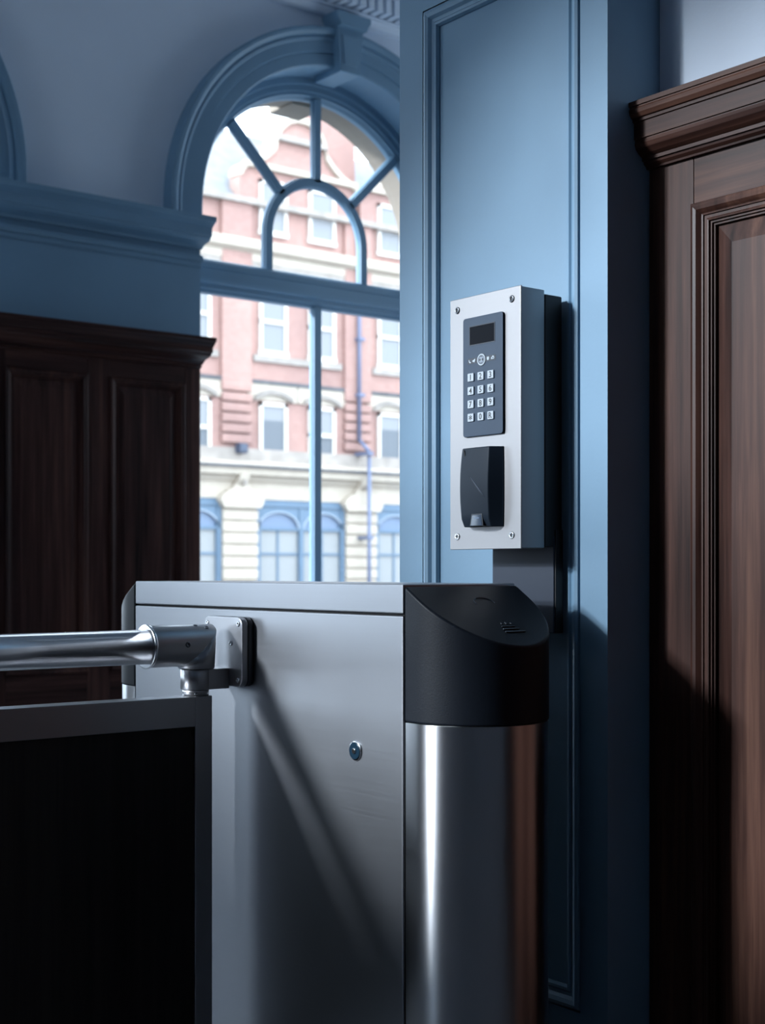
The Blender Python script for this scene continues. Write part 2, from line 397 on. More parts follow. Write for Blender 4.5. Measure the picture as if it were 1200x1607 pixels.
# ------------------------------------------------------------------ arched windows
def annular(mb, cy, x, inner, outer):
    n = len(inner)
    vs = [(x, y, z) for y, z in inner] + [(x, y, z) for y, z in outer] + [(x-.004, y, z) for y, z in inner] + [(x-.004, y, z) for y, z in outer]
    fs = []
    for i in range(n-1):
        fs += [(i, i+1, n+i+1, n+i), (2*n+i, 3*n+i, 3*n+i+1, 2*n+i+1), (n+i, n+i+1, 3*n+i+1, 3*n+i), (i, 2*n+i, 2*n+i+1, i+1)]
    fs += [(0, n, 3*n, 2*n), (n-1, 3*n-1, 4*n-1, 2*n-1)]
    mb.add(vs, fs); return mb
TR0, TR1 = 2.126, 2.259                      # transom
RI = .2455                                   # small inner arch
def bar_prof(hw): return [(-hw, -.009), (-hw*.92, .006), (-hw*.78, .008), (-hw*.70, .016), (hw*.70, .016), (hw*.78, .008), (hw*.92, .006), (hw, -.009)]
def build_window(idx, cy, label, key=True):
    w = empty('window_%d' % idx, (GX, cy, SILL) if key else MB.XF(WX, cy, SILL)); struct(w, label)
    # painted lining of the opening and architrave on the wall face
    MB().arch([(R_IN, WX-.002), (RW, WX-.002), (RW, GX+.01), (R_IN, GX+.01)], cy, KZ, SILL-.05, smooth=False).build('lining', 'blue', w)
    d = lambda r, p: (r, WX+p)
    pr = [d(R_IN-.002, -.02), d(R_IN-.002, .012), d(R_IN+.004, .016), d(.724, .016), d(.727, .024), d(.768, .024), d(.772, .029), d(.780, .032), d(.790, .029), d(.792, .038), d(.806, .046), d(.818, .046), d(R_OUT, .040), d(R_OUT, -.02)]
    MB().arch(pr, cy, KZ, 2.346, n=56).build('architrave', 'blue', w)
    # keystone
    if key: build_keystone(w, cy)
    build_sash(w, cy)
    return w
def build_keystone(w, cy):
    k = MB(); zt, zb = 3.285, KZ+R_IN-.03
    def kst(hw0, hw1, z0, z1, x0, x1): k.add([(x0, cy-hw0, z0), (x0, cy+hw0, z0), (x0, cy+hw1, z1), (x0, cy-hw1, z1), (x1, cy-hw0, z0), (x1, cy+hw0, z0), (x1, cy+hw1, z1), (x1, cy-hw1, z1)], [(3,2,1,0), (4,5,6,7), (0,1,5,4), (1,2,6,5), (2,3,7,6), (3,0,4,7)])
    kst(.050, .066, zb, zt-.055, GX+.06, WX+.060)
    ko = k.build('keystone', 'blue', w, .003, 1)
    k = MB(); kst(.034, .046, zb+.03, zt-.085, WX+.058, WX+.066); k.build('keystone_panel', 'blue', ko, .003, 1)
    k = MB()
    k.prism([(cy-.068, zt-.058), (cy+.068, zt-.058), (cy+.072, zt-.045), (cy+.088, zt-.022), (cy+.088, zt), (cy-.088, zt), (cy-.088, zt-.022), (cy-.072, zt-.045)], 0, WX-.02, WX+.085); k.build('keystone_cap', 'blue', ko, .003, 1)
def build_sash(w, cy):
    # sash frame: arched head, stiles, transom, sill
    fr = [(R_GL, GX-.022), (R_GL, GX-.008), (R_GL+.010, GX+.006), (R_GL+.014, GX+.016), (R_GL+.026, GX+.016), (R_GL+.029, GX+.024), (R_GL+.052, GX+.024), (R_GL+.055, GX+.034), (R_IN+.006, GX+.034), (R_IN+.006, GX-.03), (R_GL, GX-.03)]
    MB().arch(fr, cy, KZ, SILL, n=56).build('frame', 'blue', w)
    tp = [(GX-.03, TR0), (GX+.010, TR0), (GX+.016, TR0+.012), (GX+.030, TR0+.014), (GX+.034, TR0+.03), (GX+.058, TR0+.034), (GX+.062, TR0+.044), (GX+.062, TR1-.05), (GX+.056, TR1-.044), (GX+.056, TR1-.022), (GX+.030, TR1-.016), (GX+.02, TR1-.004), (GX+.012, TR1), (GX-.03, TR1)]
    MB().prism(tp, 1, cy-R_IN-.003, cy+R_IN+.003).build('transom', 'blue', w)
    MB().box(GX-.16, WX+.05, cy-R_IN-.003, cy+R_IN+.003, SILL-.06, SILL).build('sill', 'blue', w, .006)
    MB().prism([(GX-.03, SILL), (GX+.03, SILL), (GX+.03, SILL+.06), (GX+.012, SILL+.075), (GX-.03, SILL+.075)], 1, cy-R_GL-.01, cy+R_GL+.01).build('bottom_rail', 'blue', w)
    # glazing bars
    hw = .026; mb = MB()
    mb.prism([(GX+q, cy+p) for p, q in bar_prof(hw)], 2, SILL+.07, TR0+.004).build('mullion', 'blue', w)
    hw = .023
    for ang in (PI/4, PI/2, 3*PI/4):
        u = Vector((0, math.cos(ang), math.sin(ang))); pn = Vector((0, -math.sin(ang), math.cos(ang))); c = Vector((GX, cy, KZ))
        mb = MB(); mb.rings([[c+u*r+pn*p+Vector((q, 0, 0)) for p, q in bar_prof(hw)] for r in (RI+.004, R_GL+.006)])
        mb.build('glazing_bar', 'blue', w)
    mb = MB(); mb.arch([(RI+p, GX+q) for p, q in bar_prof(.024)], cy, KZ, TR1-.002, n=36); mb.build('arched_bar', 'blue', w)
    # panes: each its own sheet of glass
    for s in (-1, 1):
        a, b = sorted((cy+s*.02, cy+s*R_GL)); MB().box(GX-.004, GX, a, b, SILL+.07, TR0).build('pane', 'glass', w)
    arc = lambda r, a0, a1, n=14: [(cy+r*math.cos(a0+(a1-a0)*i/n), KZ+r*math.sin(a0+(a1-a0)*i/n)) for i in range(n+1)]
    MB().prism([(cy-RI, TR1), (cy+RI, TR1)] + arc(RI, 0, PI, 24), 0, GX-.004, GX).build('pane', 'glass', w)
    for i in range(4):
        a0, a1 = i*PI/4, (i+1)*PI/4
        inn, out = arc(RI, a0, a1), arc(R_GL+.003, a0, a1)
        if i == 0: inn, out = [(cy+RI, TR1)]+inn, [(cy+R_GL+.003, TR1)]+out
        if i == 3: inn, out = inn+[(cy-RI, TR1)], out+[(cy-R_GL-.003, TR1)]
        annular(MB(), cy, GX, inn, out).build('pane', 'glass', w)
    # stone arch outside
    MB().arch([(.600, GX-.03), (.79, GX-.03), (.79, OUTX-.025), (.612, OUTX-.025), (.600, OUTX-.01)], cy, KZ, SILL-.1, n=48).build('stone_arch', 'stone', w)
    k = MB(); zk = KZ+.585
    k.prism([(cy-.08, zk), (cy+.08, zk), (cy+.11, zk+.28), (cy-.11, zk+.28)], 0, OUTX-.09, GX-.06); k.build('stone_keystone', 'stone', w, .006, 1)
    return w
WLAB = ['tall blue arched window with fanlight half hidden by the pilaster', 'blue arched window at the far left edge, only its moulding showing',
        'third arched window of the wall, left of the picture', 'fourth arched window of the wall, left of the picture', 'fifth arched window of the wall, left of the picture']
for i, cy in enumerate(CYS): build_window(i+1, cy, WLAB[i])
SILL, SILL_MAIN = BSILL, SILL
MB.XF = lambda x, y, z: (BWX+BWS*y, Y_BACK-.02+(x-WALLX), BWS*z)
build_window(len(CYS)+1, 0.0, 'arched window in the wall behind the viewer', False)
SILL = SILL_MAIN
SILL = FSILL
for i, fx in enumerate(FWXS):
    MB.XF = lambda x, y, z: (fx+y, Y_FAR+.02-(x-WALLX), z)
    build_window(len(CYS)+2+i, 0.0, ('unseen arched window added in the corner of the end wall for fill light', 'unseen arched window added in the middle of the end wall for fill light')[i], False)
SILL = SILL_MAIN
MB.XF = None

# ------------------------------------------------------------------ piers between the windows: panelling, frieze, impost
def cornice_y(prof, y0, y1): return MB().prism([(WX+p, z) for p, z in ext_profile(prof, -.021)], 1, y0, y1)
imp = [(.118, 2.346), (.118, 2.328), (.112, 2.326), (.100, 2.318), (.090, 2.312), (.087, 2.308), (.087, 2.281), (.080, 2.279), (.076, 2.270), (.060, 2.262), (.040, 2.258), (.024, 2.252), (.016, 2.244), (.006, 2.243)]
ast = [(.006, 2.222), (.020, 2.218), (.022, 2.205), (.018, 2.196), (.010, 2.194), (.010, 2.180), (.004, 2.174)]
cap2 = [(.118, 1.893), (.118, 1.880), (.112, 1.876), (.104, 1.868), (.096, 1.862), (.092, 1.856), (.092, 1.842), (.084, 1.838), (.076, 1.830), (.060, 1.824), (.042, 1.820), (.030, 1.814), (.020, 1.806), (.012, 1.804), (.012, 1.796), (.002, 1.790)]
tn = 2
for i in range(len(CYS)+1):
    y1 = CYS[i-1]-R_IN if i > 0 else Y_FAR
    y0 = CYS[i]+R_IN if i < len(CYS) else Y_BACK
    seen = i == 1
    where = {0: 'past the far side of the arched window', 1: 'left of the arched window', 2: 'outside the picture, second pier', 3: 'outside the picture, third pier', 4: 'outside the picture, fourth pier', 5: 'outside the picture, last pier'}[i]
    t = empty('trim_%d' % tn, (WX, (y0+y1)/2, 1.9)); tn += 1; struct(t, 'blue frieze and moulded impost %s' % where)
    MB().box(WALLX-.001, WX, y0, y1, 1.80, 2.345).build('frieze', 'blue', t)
    cornice_y(imp, y0+.001, y1-.001).build('impost_moulding', 'blue', t)
    cornice_y(ast, y0+.001, y1-.001).build('astragal', 'blue', t)
    t = empty('trim_%d' % tn, (WX, (y0+y1)/2, 0)); tn += 1; struct(t, 'dark mahogany panelling with two tall panels %s' % where)
    cornice_y(cap2, y0+.001, y1-.001).build('cap_moulding', 'dwood_y', t)
    MB().box(WALLX-.001, WX-.014, y0, y1, 0, 1.80).build('backing_board', 'dwood_v', t)
    W = y1-y0; k = max(2, round(W/.41)); pw = (W-.089-.068-.09*(k-1))/k
    ps = [(y0+.089+j*(pw+.09), y0+.089+j*(pw+.09)+pw) for j in range(k)]
    ys = [y0] + [v for p in ps for v in p] + [y1]
    for j in range(0, len(ys), 2): MB().box(WX-.015, WX, ys[j], ys[j+1], 0, 1.80).build('stile', 'dwood_v', t, .0015, 1)
    for a, b in ps:
        for z0, z1 in ((0, .10), (.53, .655), (1.728, 1.80)): MB().box(WX-.015, WX-.0005, a, b, z0, z1).build('rail', 'dwood_y', t, .0015, 1)
        for z0, z1 in ((.10, .53), (.655, 1.728)):
            pf = [(0, -.001), (0, .005), (.004, .008), (.010, .007), (.015, .002), (.019, .001), (.021, -.006), (.026, -.007), (.028, -.0135), (.032, -.0135)]
            MB().frame((WX, a, z0), (0, 1, 0), (0, 0, 1), (1, 0, 0), b-a, z1-z0, pf).build('panel_moulding', 'dwood_v', t)
            mb = MB().frame((WX, a+.03, z0+.03), (0, 1, 0), (0, 0, 1), (1, 0, 0), b-a-.06, z1-z0-.06, [(0, -.0135), (.03, -.008), (.0302, -.0076)])
            q = .0602; mb.add([(WX-.0076, a+q, z0+q), (WX-.0076, b-q, z0+q), (WX-.0076, b-q, z1-q), (WX-.0076, a+q, z1-q)], [(0, 1, 2, 3)])
            mb.build('raised_panel', 'dwood_v', t)

# ------------------------------------------------------------------ ceiling cornice with dentils over the window wall
corn = empty('trim_%d' % tn, (WALLX, 0, 3.3)); tn += 1; struct(corn, 'white ceiling cornice with a row of dentils above the arched window')
cp = [(.012, 3.285), (.020, 3.288), (.030, 3.298), (.034, 3.306), (.050, 3.308), (.050, 3.316), (.022, 3.318), (.022, 3.382), (.135, 3.386), (.135, 3.405), (.165, 3.475), (.185, 3.50), (.190, 3.525), (.25, 3.53), (.25, 3.575), (.27, 3.585), (.31, 3.62), (.325, 3.66)]
MB().prism([(WX+p, z) for p, z in cp + [(-.021, 3.66), (-.021, 3.285)]], 1, Y_BACK, Y_FAR).build('cornice_moulding', 'plaster', corn)
dm = MB().box(WX+.021, WX+.105, -.013, .013, 3.319, 3.3835).build('dentil', 'plaster', corn)
y = 2.3; dm.location.y = 0; first = True
while y < 4.25:
    if first: dm.location = (0, y, 0); first = False
    else:
        c = dm.copy(); COL.objects.link(c); c.parent = corn; c.matrix_parent_inverse = dm.matrix_parent_inverse.copy(); c.location = (0, y, 0)
    y += .044

# ================================================================== TURNSTILE
CX0, CX1, CY0, CY1, CTOP = -2.2975, -1.521, 1.25, 1.468, 1.0012
cab = empty('turnstile_cabinet', ((CX0+CX1)/2, (CY0+CY1)/2, 0))
tag(cab, 'brushed steel turnstile cabinet with rounded ends and sloping black caps', 'turnstile')
MB().box(CX0+.004, CX1-.004, CY0+.006, CY1-.006, 0, CTOP-.006).build('core', 'gap', cab)
MB().box(CX0, CX1, CY0, CY0+.005, .02, .9565).build('side_panel', 'steel', cab, .0024, 3)
MB().box(CX0, CX1, CY1-.005, CY1, .02, .9565).build('back_panel', 'steel', cab, .0012)
MB().box(CX0, CX1, CY0, CY1, .9593, CTOP).build('lid', 'steel', cab, .0022)
RC = (CY1-CY0)/2; CYM = (CY0+CY1)/2; EXT = .026
def end_outline(s, xj, xc, r, n=36):
    pts = [(xj, CYM-r)]
    for i in range(n+1):
        a = -PI/2+PI*i/n; pts.append((xc+s*r*math.cos(a), CYM+r*math.sin(a)))
    return pts+[(xj, CYM+r)]
SL = .627
for s, xe in ((1, CX1), (-1, CX0)):
    xj = xe+s*.0025; xc = xe+s*EXT
    ol = end_outline(s, xj, xc, RC)
    zt = lambda x: CTOP-.0008-max(0, (s*(x-xe)))*SL
    mb = MB(); n = len(ol); vs = [(x, y, .807) for x, y in ol]+[(x, y, zt(x)) for x, y in ol]
    mb.add(vs, [tuple(range(n))[::-1], tuple(range(n, 2*n))]); mb.add(vs, [(i, (i+1) % n, n+(i+1) % n, n+i) for i in range(n)], True)
    capo = mb.build('end_cap', 'black', cab, .0035, 3, 35)
    o2 = end_outline(s, xe+s*.0035, xc, RC-.0012)
    mb = MB(); n = len(o2); vs = [(x, y, 0) for x, y in o2]+[(x, y, .8068) for x, y in o2]
    mb.add(vs, [tuple(range(n))[::-1], tuple(range(n, 2*n))]); mb.add(vs, [(i, (i+1) % n, n+(i+1) % n, n+i) for i in range(n)], True)
    co = mb.build('end_column', 'steel_col', cab, .0006, 1, 35)
    # raised marks on the sloping face: a shallow lens and a hand symbol
    ph = math.atan(SL); V = Vector((s*math.cos(ph), 0, -math.sin(ph))); U = Vector((0, 1, 0)); N = Vector((s*math.sin(ph), 0, math.cos(ph)))
    def onface(x, y): return Vector((x, y, zt(x)))
    O = onface(xe+s*.0415, CYM+.008)
    def relief(poly, hgt, base=-.0006, O=O):
        m_ = MB(); nn = len(poly); vs = [O+U*u-V*v+N*base for u, v in poly]+[O+U*u-V*v+N*hgt for u, v in poly]
        m_.add(vs, [tuple(range(nn))[::-1], tuple(range(nn, 2*nn))]+[(i, (i+1) % nn, nn+(i+1) % nn, nn+i) for i in range(nn)]); return m_
    ring = []
    for i in range(25):
        a = math.radians(-15+210*i/24); ring.append((.0195*math.cos(a), .013*math.sin(a)))
    inner = [(u*.93, v*.86-.0003) for u, v in ring[::-1]]
    mb = MB(); rr = [[O+U*u-V*v+N*hh for (u, v), hh in ((ring[i], -.0005), (ring[i], .0004), ((ring[i][0]*.965, ring[i][1]*.93), .0013), (inner[24-i], .0002), (inner[24-i], -.0005))] for i in range(25)]
    mb.rings(rr); mb.build('lens_rim', 'black_gloss', capo)
    O3 = onface(xe+s*.099, CYM+.006)
    bars = [(-.014, .012, .0046, .0076), (-.016, .015, -.0018, .0014), (-.017, .021, -.0086, -.0052)]
    for u0, u1, v0, v1 in bars: relief(rrect(u0, u1, v0, v1, .0012, 3), .0018, O=O3).build('symbol_bar', 'black_gloss', capo, .0004, 1)
    for u in (-.0090, 0, .0090): relief(rrect(u-.0011, u+.0011, .0110, .0150 if u else .0170, .0009, 3), .0016, O=O3).build('symbol_tick', 'black_gloss', capo, .0004, 1)
# lock on the side panel
lk = MB().lathe([(.0150, 0), (.0150, .0012), (.0138, .0022), (.0118, .0022)], (-1.630, CY0-.0002, .756), (0, -1, 0)).build('key_lock', 'edge', cab)
MB().lathe([(.0128, .0005), (.0128, .0026), (.0118, .0032)], (-1.630, CY0-.0002, .756), (0, -1, 0)).build('lock_barrel', mat('lock_blue_black', (.012, .035, .06), .25), lk)
MB().lathe([(.0042, .003), (.0042, .0045), (.0034, .0050)], (-1.630, CY0-.0002, .756), (0, -1, 0), 20).build('key_slot', 'edge', lk)

# hinge bracket fixed to the cabinet
HX, HZ = -1.9585, .8885
GXA = -1.960; PVY = 1.176                     # gate axis and pivot
hb = MB().prism(rrect(-2.0165, -1.9005, .832, .945, .014), 1, CY0-.0235, CY0-.0125).build('hinge_bracket', 'plate', cab, .0014, 2)
MB().prism(rrect(-2.0160, -1.9010, .8325, .9445, .0135), 1, CY0-.0127, CY0-.0105).build('gasket', 'rubber', hb)
MB().prism(rrect(-2.0165, -1.9005, .832, .945, .014), 1, CY0-.0107, CY0-.0025).build('spacer_plate', mat('dark_spacer', (.10, .10, .11), .35, 1.0), hb, .001, 1)
MB().prism(rrect(-2.0150, -1.9020, .8335, .9435, .0135), 1, CY0-.0027, CY0+.001).build('base_gasket', 'rubber', hb)
mb = MB().box(GXA-.0215, GXA+.0215, PVY, CY0-.0232, .8285, .8615); mb.build('hinge_arm', 'steel_fit', hb, .0015, 2)
MB().lathe([(.0235, .8285), (.0245, .8295), (.0245, .8605), (.0235, .8615)], (GXA, PVY, 0), (0, 0, 1), 40).build('hinge_boss', 'steel_fit', hb)
def screw(p, d, r, m, parent, name='screw'):
    p, d = Vector(p), Vector(d)
    o = MB().lathe([(r, -.001), (r, .0006), (r*.86, .0016), (r*.5, .0017), (r*.46, .0004), (r*.1, .0004)], p, d, 20).build(name, m, parent)
    return o
for x, z in ((-2.006, .934), (-1.9115, .934), (-1.9115, .843), (-1.934, .902)): screw((x, CY0-.0235, z), (0, -1, 0), .0042, 'screw_light', hb)

# the swing gate
gate = empty('swing_gate', (GXA, PVY, 0))
tag(gate, 'steel framed swing gate with dark wooden panel under a steel rail', 'gate')
GY0, GY1 = -.10, 1.195; GZ1 = .8185; GXF = -1.940; GXB = -1.980
mb = MB().box(GXB, GXF, GY1-.032, GY1, .12, GZ1); mb.build('frame_stile', 'steel_gate', gate, .0012, 2)
mb = MB().box(GXB, GXF, GY0, GY0+.032, .12, GZ1); mb.build('frame_stile', 'steel_gate', gate, .0012, 2)
MB().box(GXB+.0003, GXF-.0003, GY0+.031, GY1-.031, GZ1-.0485, GZ1-.0002).build('frame_rail', 'steel_gate', gate, .0012, 2)
MB().box(GXB+.0003, GXF-.0003, GY0+.031, GY1-.031, .12, .165).build('frame_rail', 'steel_gate', gate, .0012, 2)
MB().box(GXB+.010, GXF-.006, GY0+.03, GY1-.03, .16, GZ1-.047).build('wood_panel', 'gate_wood', gate)
MB().cyl((GXA, GY0+.02, .900), (GXA, 1.12, .900), .0275, n=48).build('rail_tube', 'steel_tube', gate)
# socket elbow: horizontal sleeve mitred to a short upright
n = 48; rS = .0335; yc = PVY+.001; rs = []
for yy, k in ((1.084, .93), (1.0855, .985), (1.088, 1.0), (1.12, 1.0)):
    rs.append([(GXA+rS*k*math.cos(2*PI*i/n), yy, .900+rS*k*math.sin(2*PI*i/n)) for i in range(n)])
rs.append([(GXA+rS*math.cos(2*PI*i/n), yc+min(rS*math.sin(2*PI*i/n), .024+.22*(rS*math.sin(2*PI*i/n)-.024)), .900+min(rS*math.sin(2*PI*i/n), .0335)) for i in range(n)])
mb = MB().rings(rs, True, False, True)
mb.add(rs[0], [tuple(range(n))])
el = mb.build('rail_socket', 'steel_fit', gate)
rs2 = [rs[-1], [(GXA+rS*.94*math.cos(2*PI*i/n), yc+rS*.94*math.sin(2*PI*i/n)*.92, .8640) for i in range(n)], [(GXA+rS*.90*math.cos(2*PI*i/n), yc+rS*.86*math.sin(2*PI*i/n), .8625) for i in range(n)]]
MB().rings(rs2, True, True, True).build('upright_sleeve', 'steel_fit', gate)
MB().lathe([(.0335, 0), (.0352, .001), (.0352, .0045), (.0335, .0055), (.0300, .0055)], (GXA, 1.083, .9), (0, 1, 0), 48).build('collar_ring', 'edge', gate)
MB().lathe([(.0215, .8185), (.0215, .8270), (.0205, .8284)], (GXA, PVY, 0), (0, 0, 1), 40).build('lower_collar', 'steel_fit', gate)
MB().lathe([(.0225, .8612), (.0225, .8632)], (GXA, PVY, 0), (0, 0, 1), 40).build('bearing_washer', 'gap', gate)
a = math.radians(5); screw((GXA+rS*math.cos(a), 1.142, .9+rS*math.sin(a)), (math.cos(a), 0, math.sin(a)), .0045, 'screw', gate, 'set_screw')
for yy, a in ((1.170, 75), (1.186, 60)):
    a = math.radians(a); screw((GXA+rS*math.cos(a), yy, .899+rS*math.sin(a)), (math.cos(a), 0, math.sin(a)), .0042, 'screw', gate, 'set_screw')
screw((GXA+.0215*math.cos(-.5), PVY+.0215*math.sin(-.5), .8225), (math.cos(-.5), math.sin(-.5), 0), .0026, 'screw', gate, 'set_screw')

# ================================================================== KEYPAD TERMINAL on the pilaster
TX0, TX1, TY, TZ0, TZ1 = -1.6846, -1.5227, 1.482, 1.0537, 1.4527
term = empty('access_terminal', ((TX0+TX1)/2, PY, TZ0)); tag(term, 'steel entry terminal with number keypad and card reader on blue pilaster', 'keypad terminal')
MB().box(TX0+.002, TX1-.0012, TY+.0025, 1.5335, TZ0+.0015, TZ1-.001).build('housing', mat('slate_steel_sides', (.30, .31, .32), .45, .9), term, .001, 1)
MB().box(TX0, TX1, TY, TY+.0032, TZ0, TZ1).build('front_plate', 'steel_box', term, .0010, 2)
MB().box(TX0+.012, TX1-.0005, 1.5335, PY, TZ0+.004, TZ1-.007).build('back_box', 'back_black', term, .002, 2)
MB().box(-1.6607, -1.5228, 1.5520, PY, .924, TZ0+.02).build('mounting_plate', 'bracket', term, .0012, 2)
MB().box(-1.6600, -1.5205, 1.5545, PY-.0003, .9235, TZ0+.03).build('mounting_shade', 'back_black', term, .0008, 1)  # black box paints the plate's right side as shaded
for x, z, m in ((-1.6668, 1.4347, 'screw'), (-1.5423, 1.4345, 'screw'), (-1.6668, 1.0745, 'screw_light'), (-1.5423, 1.0745, 'screw_light')):
    s = screw((x, TY, z), (0, -1, 0), .0056, m, term)
    MB().lathe([(.0022, .0002), (.0022, .0009)], (x, TY, z), (0, -1, 0), 6).build('hex_socket', 'socket', s)
# keypad module
kp = MB().prism(rrect(-1.6490, -1.5578, 1.2306, 1.4178, .005), 1, TY-.0045, TY+.001).build('keypad_module', 'keypad', term, .0009, 2)
KY = TY-.0045
MB().frame((-1.6335, KY, 1.3735), (1, 0, 0), (0, 0, 1), (0, -1, 0), .0585, .0305, [(0, -.0003), (0, .0005), (.0012, .0005), (.0014, -.0003)]).build('display_rim', 'strip', kp)
MB().box(-1.6325, -1.5758, KY-.0003, KY+.001, 1.3744, 1.4028).build('display', 'screen', kp)
MB().prism(rrect(-1.6370, -1.5735, 1.3450, 1.3535, .0012), 1, KY-.0003, KY+.001).build('icon_strip', 'strip', kp)
EC = (-1.6055, 1.3490)
mb = MB(); o_, i_ = disc_pts(*EC, .0090, n=36), disc_pts(*EC, .0072, n=36)
rr = [[(u, KY-.0003, v), (u, KY-.0010, v), (u2, KY-.0010, v2), (u2, KY-.0003, v2)] for (u, v), (u2, v2) in zip(o_, i_)]
mb.rings(rr+[rr[0]], True, False); mb.build('emblem_ring', 'print_light', kp)
MB().prism(disc_pts(*EC, .0100), 1, KY-.0006, KY+.0005).build('emblem_disc', 'strip', kp)
MB().prism(disc_pts(*EC, .0060), 1, KY-.0009, KY).build('emblem_face', mat('emblem_grey', (.22, .26, .32), .5), kp)
def glyph(poly, name, m='print_light', y=KY, hgt=.0006): return MB().prism(poly, 1, y-hgt, y+.0003).build(name, m, kp)
ex, ez = EC
for dx in (-.0030, .0030): glyph(rrect(ex+dx-.0018, ex+dx+.0018, ez-.0018, ez+.0018, .0008, 3), 'emblem_mark', 'strip', KY, .0012)
glyph([(ex-.0006, ez-.003), (ex+.0010, ez-.003), (ex+.0010, ez+.0035), (ex-.0006, ez+.0025)], 'emblem_mark', 'print_light', KY, .0013)
glyph([(ex-.0034, ez-.0038), (ex, ez-.0056), (ex+.0034, ez-.0038), (ex, ez-.0046)], 'emblem_mark', 'strip', KY, .0012)
glyph([(ex-.0034, ez+.0036), (ex, ez+.0044), (ex+.0034, ez+.0036), (ex, ez+.0058)], 'emblem_mark', 'strip', KY, .0012)
# little icons: handset, loudspeaker, bell, cloud
hx = -1.6325; glyph([(hx-.0022, ez+.0024), (hx-.0008, ez+.0026), (hx-.0006, ez+.0006), (hx+.0008, ez-.0010), (hx+.0028, ez-.0010), (hx+.0026, ez-.0026), (hx+.0004, ez-.0028), (hx-.0018, ez-.0008)], 'handset_icon')
hx = -1.6225; glyph([(hx-.0034, ez-.0012), (hx-.0034, ez+.0008), (hx-.0008, ez+.0014), (hx+.0018, ez+.0032), (hx+.0030, ez+.0020), (hx+.0022, ez-.0006), (hx+.0006, ez-.0028), (hx-.0006, ez-.0016)], 'speaker_icon')
hx = -1.5905; glyph([(hx-.0024, ez+.0028), (hx+.0022, ez+.0028), (hx+.0024, ez-.0004), (hx+.0008, ez-.0026), (hx-.0010, ez-.0026), (hx-.0024, ez-.0006)], 'bell_icon')
hx = -1.5800; glyph([(hx-.0034, ez-.0018), (hx+.0030, ez-.0018), (hx+.0036, ez+.0004), (hx+.0024, ez+.0026), (hx+.0002, ez+.0034), (hx-.0014, ez+.0014), (hx-.0030, ez+.0008)], 'cloud_icon')
glyph([(hx-.0010, ez-.0008), (hx+.0018, ez-.0008), (hx+.0018, ez+.0010), (hx+.0004, ez+.0012)], 'cloud_icon', 'strip', KY, .0009)
def text_mesh(t, size):
    cu = bpy.data.curves.new('legend', 'FONT'); cu.body = t; cu.size = size; cu.align_x = 'CENTER'; cu.align_y = 'CENTER'; cu.extrude = .0002; cu.offset = .00022; cu.resolution_u = 4
    to = bpy.data.objects.new('legend', cu); COL.objects.link(to)
    bpy.context.view_layer.update()
    me = bpy.data.meshes.new_from_object(to.evaluated_get(bpy.context.evaluated_depsgraph_get()))
    bpy.data.objects.remove(to); bpy.data.curves.remove(cu)
    xs_ = [v.co.x for v in me.vertices]; ys_ = [v.co.y for v in me.vertices]
    cx_, cy_ = (min(xs_)+max(xs_))/2, (min(ys_)+max(ys_))/2
    for v in me.vertices: v.co.x -= cx_; v.co.y -= cy_
    return me
kxs = (-1.6287, -1.6059, -1.5834); kzs = (1.3236, 1.3025, 1.2815, 1.2605)
keyshape = None
for r_, row in enumerate(('123', '456', '789', '*0R')):
    for c_, ch in enumerate(row):
        x, z = kxs[c_], kzs[r_]
        if keyshape is None:
            ko = MB().prism(rrect(-.0068, .0068, -.0063, .0063, .0010, 3), 1, -.0024, .001).build('key', 'key', kp, .0006, 2); keyshape = ko
        else:
            ko = keyshape.copy(); COL.objects.link(ko); ko.parent = kp
        ko.location = (x, KY, z)
        me = text_mesh(ch, .0125 if ch != '*' else .018); me.materials.append(M['print_dark'])
        lo = bpy.data.objects.new('key_legend', me); COL.objects.link(lo); lo.parent = kp
        lo.rotation_euler = (PI/2, 0, 0); lo.location = (x, KY-.0024, z)
# card reader: bowed front, chamfered foot
RX0, RX1, RZ0, RZ1 = -1.6376, -1.5589, 1.0885, 1.2114
def rprof(t):                                # depth of the front along the height
    return .0195+.0036*math.sin(PI*t)
zs = [0, .015, .05, .10]+[.10+.8*i/14 for i in range(1, 15)]+[.95, .985, 1]
rs = []
for t in zs:
    z = RZ0+(RZ1-RZ0)*t; dpt = rprof(t)*(1 if .1 <= t <= .985 else (.80+.2*min(1, t/.1) if t < .1 else .97))
    ins = .0022*abs(2*t-1)**3
    x0, x1 = RX0+ins, RX1-ins*.4; y0, y1 = TY-dpt, TY+.0005; b = .0022
    rs.append([(x0-.002, y1, z), (x0-.002+.0005, y0+.006, z), (x0, y0+b, z), (x0+b, y0+.0003, z), (x0+.006, y0-.0002, z), ((x0+x1)/2-.004, y0-.0012, z), (x1-.014, y0-.0002, z), (x1-.0128, y0+.0004, z), (x1-.0115, y0+.0018, z), (x1-.002, y1-.004, z), (x1, y1-.002, z), (x1, y1, z)])
cr = MB().rings(rs, True, True, False).build('card_reader', 'reader', term, .0008, 2, 28)
def rfront(z): t = (z-RZ0)/(RZ1-RZ0); return TY-rprof(t)-.0012
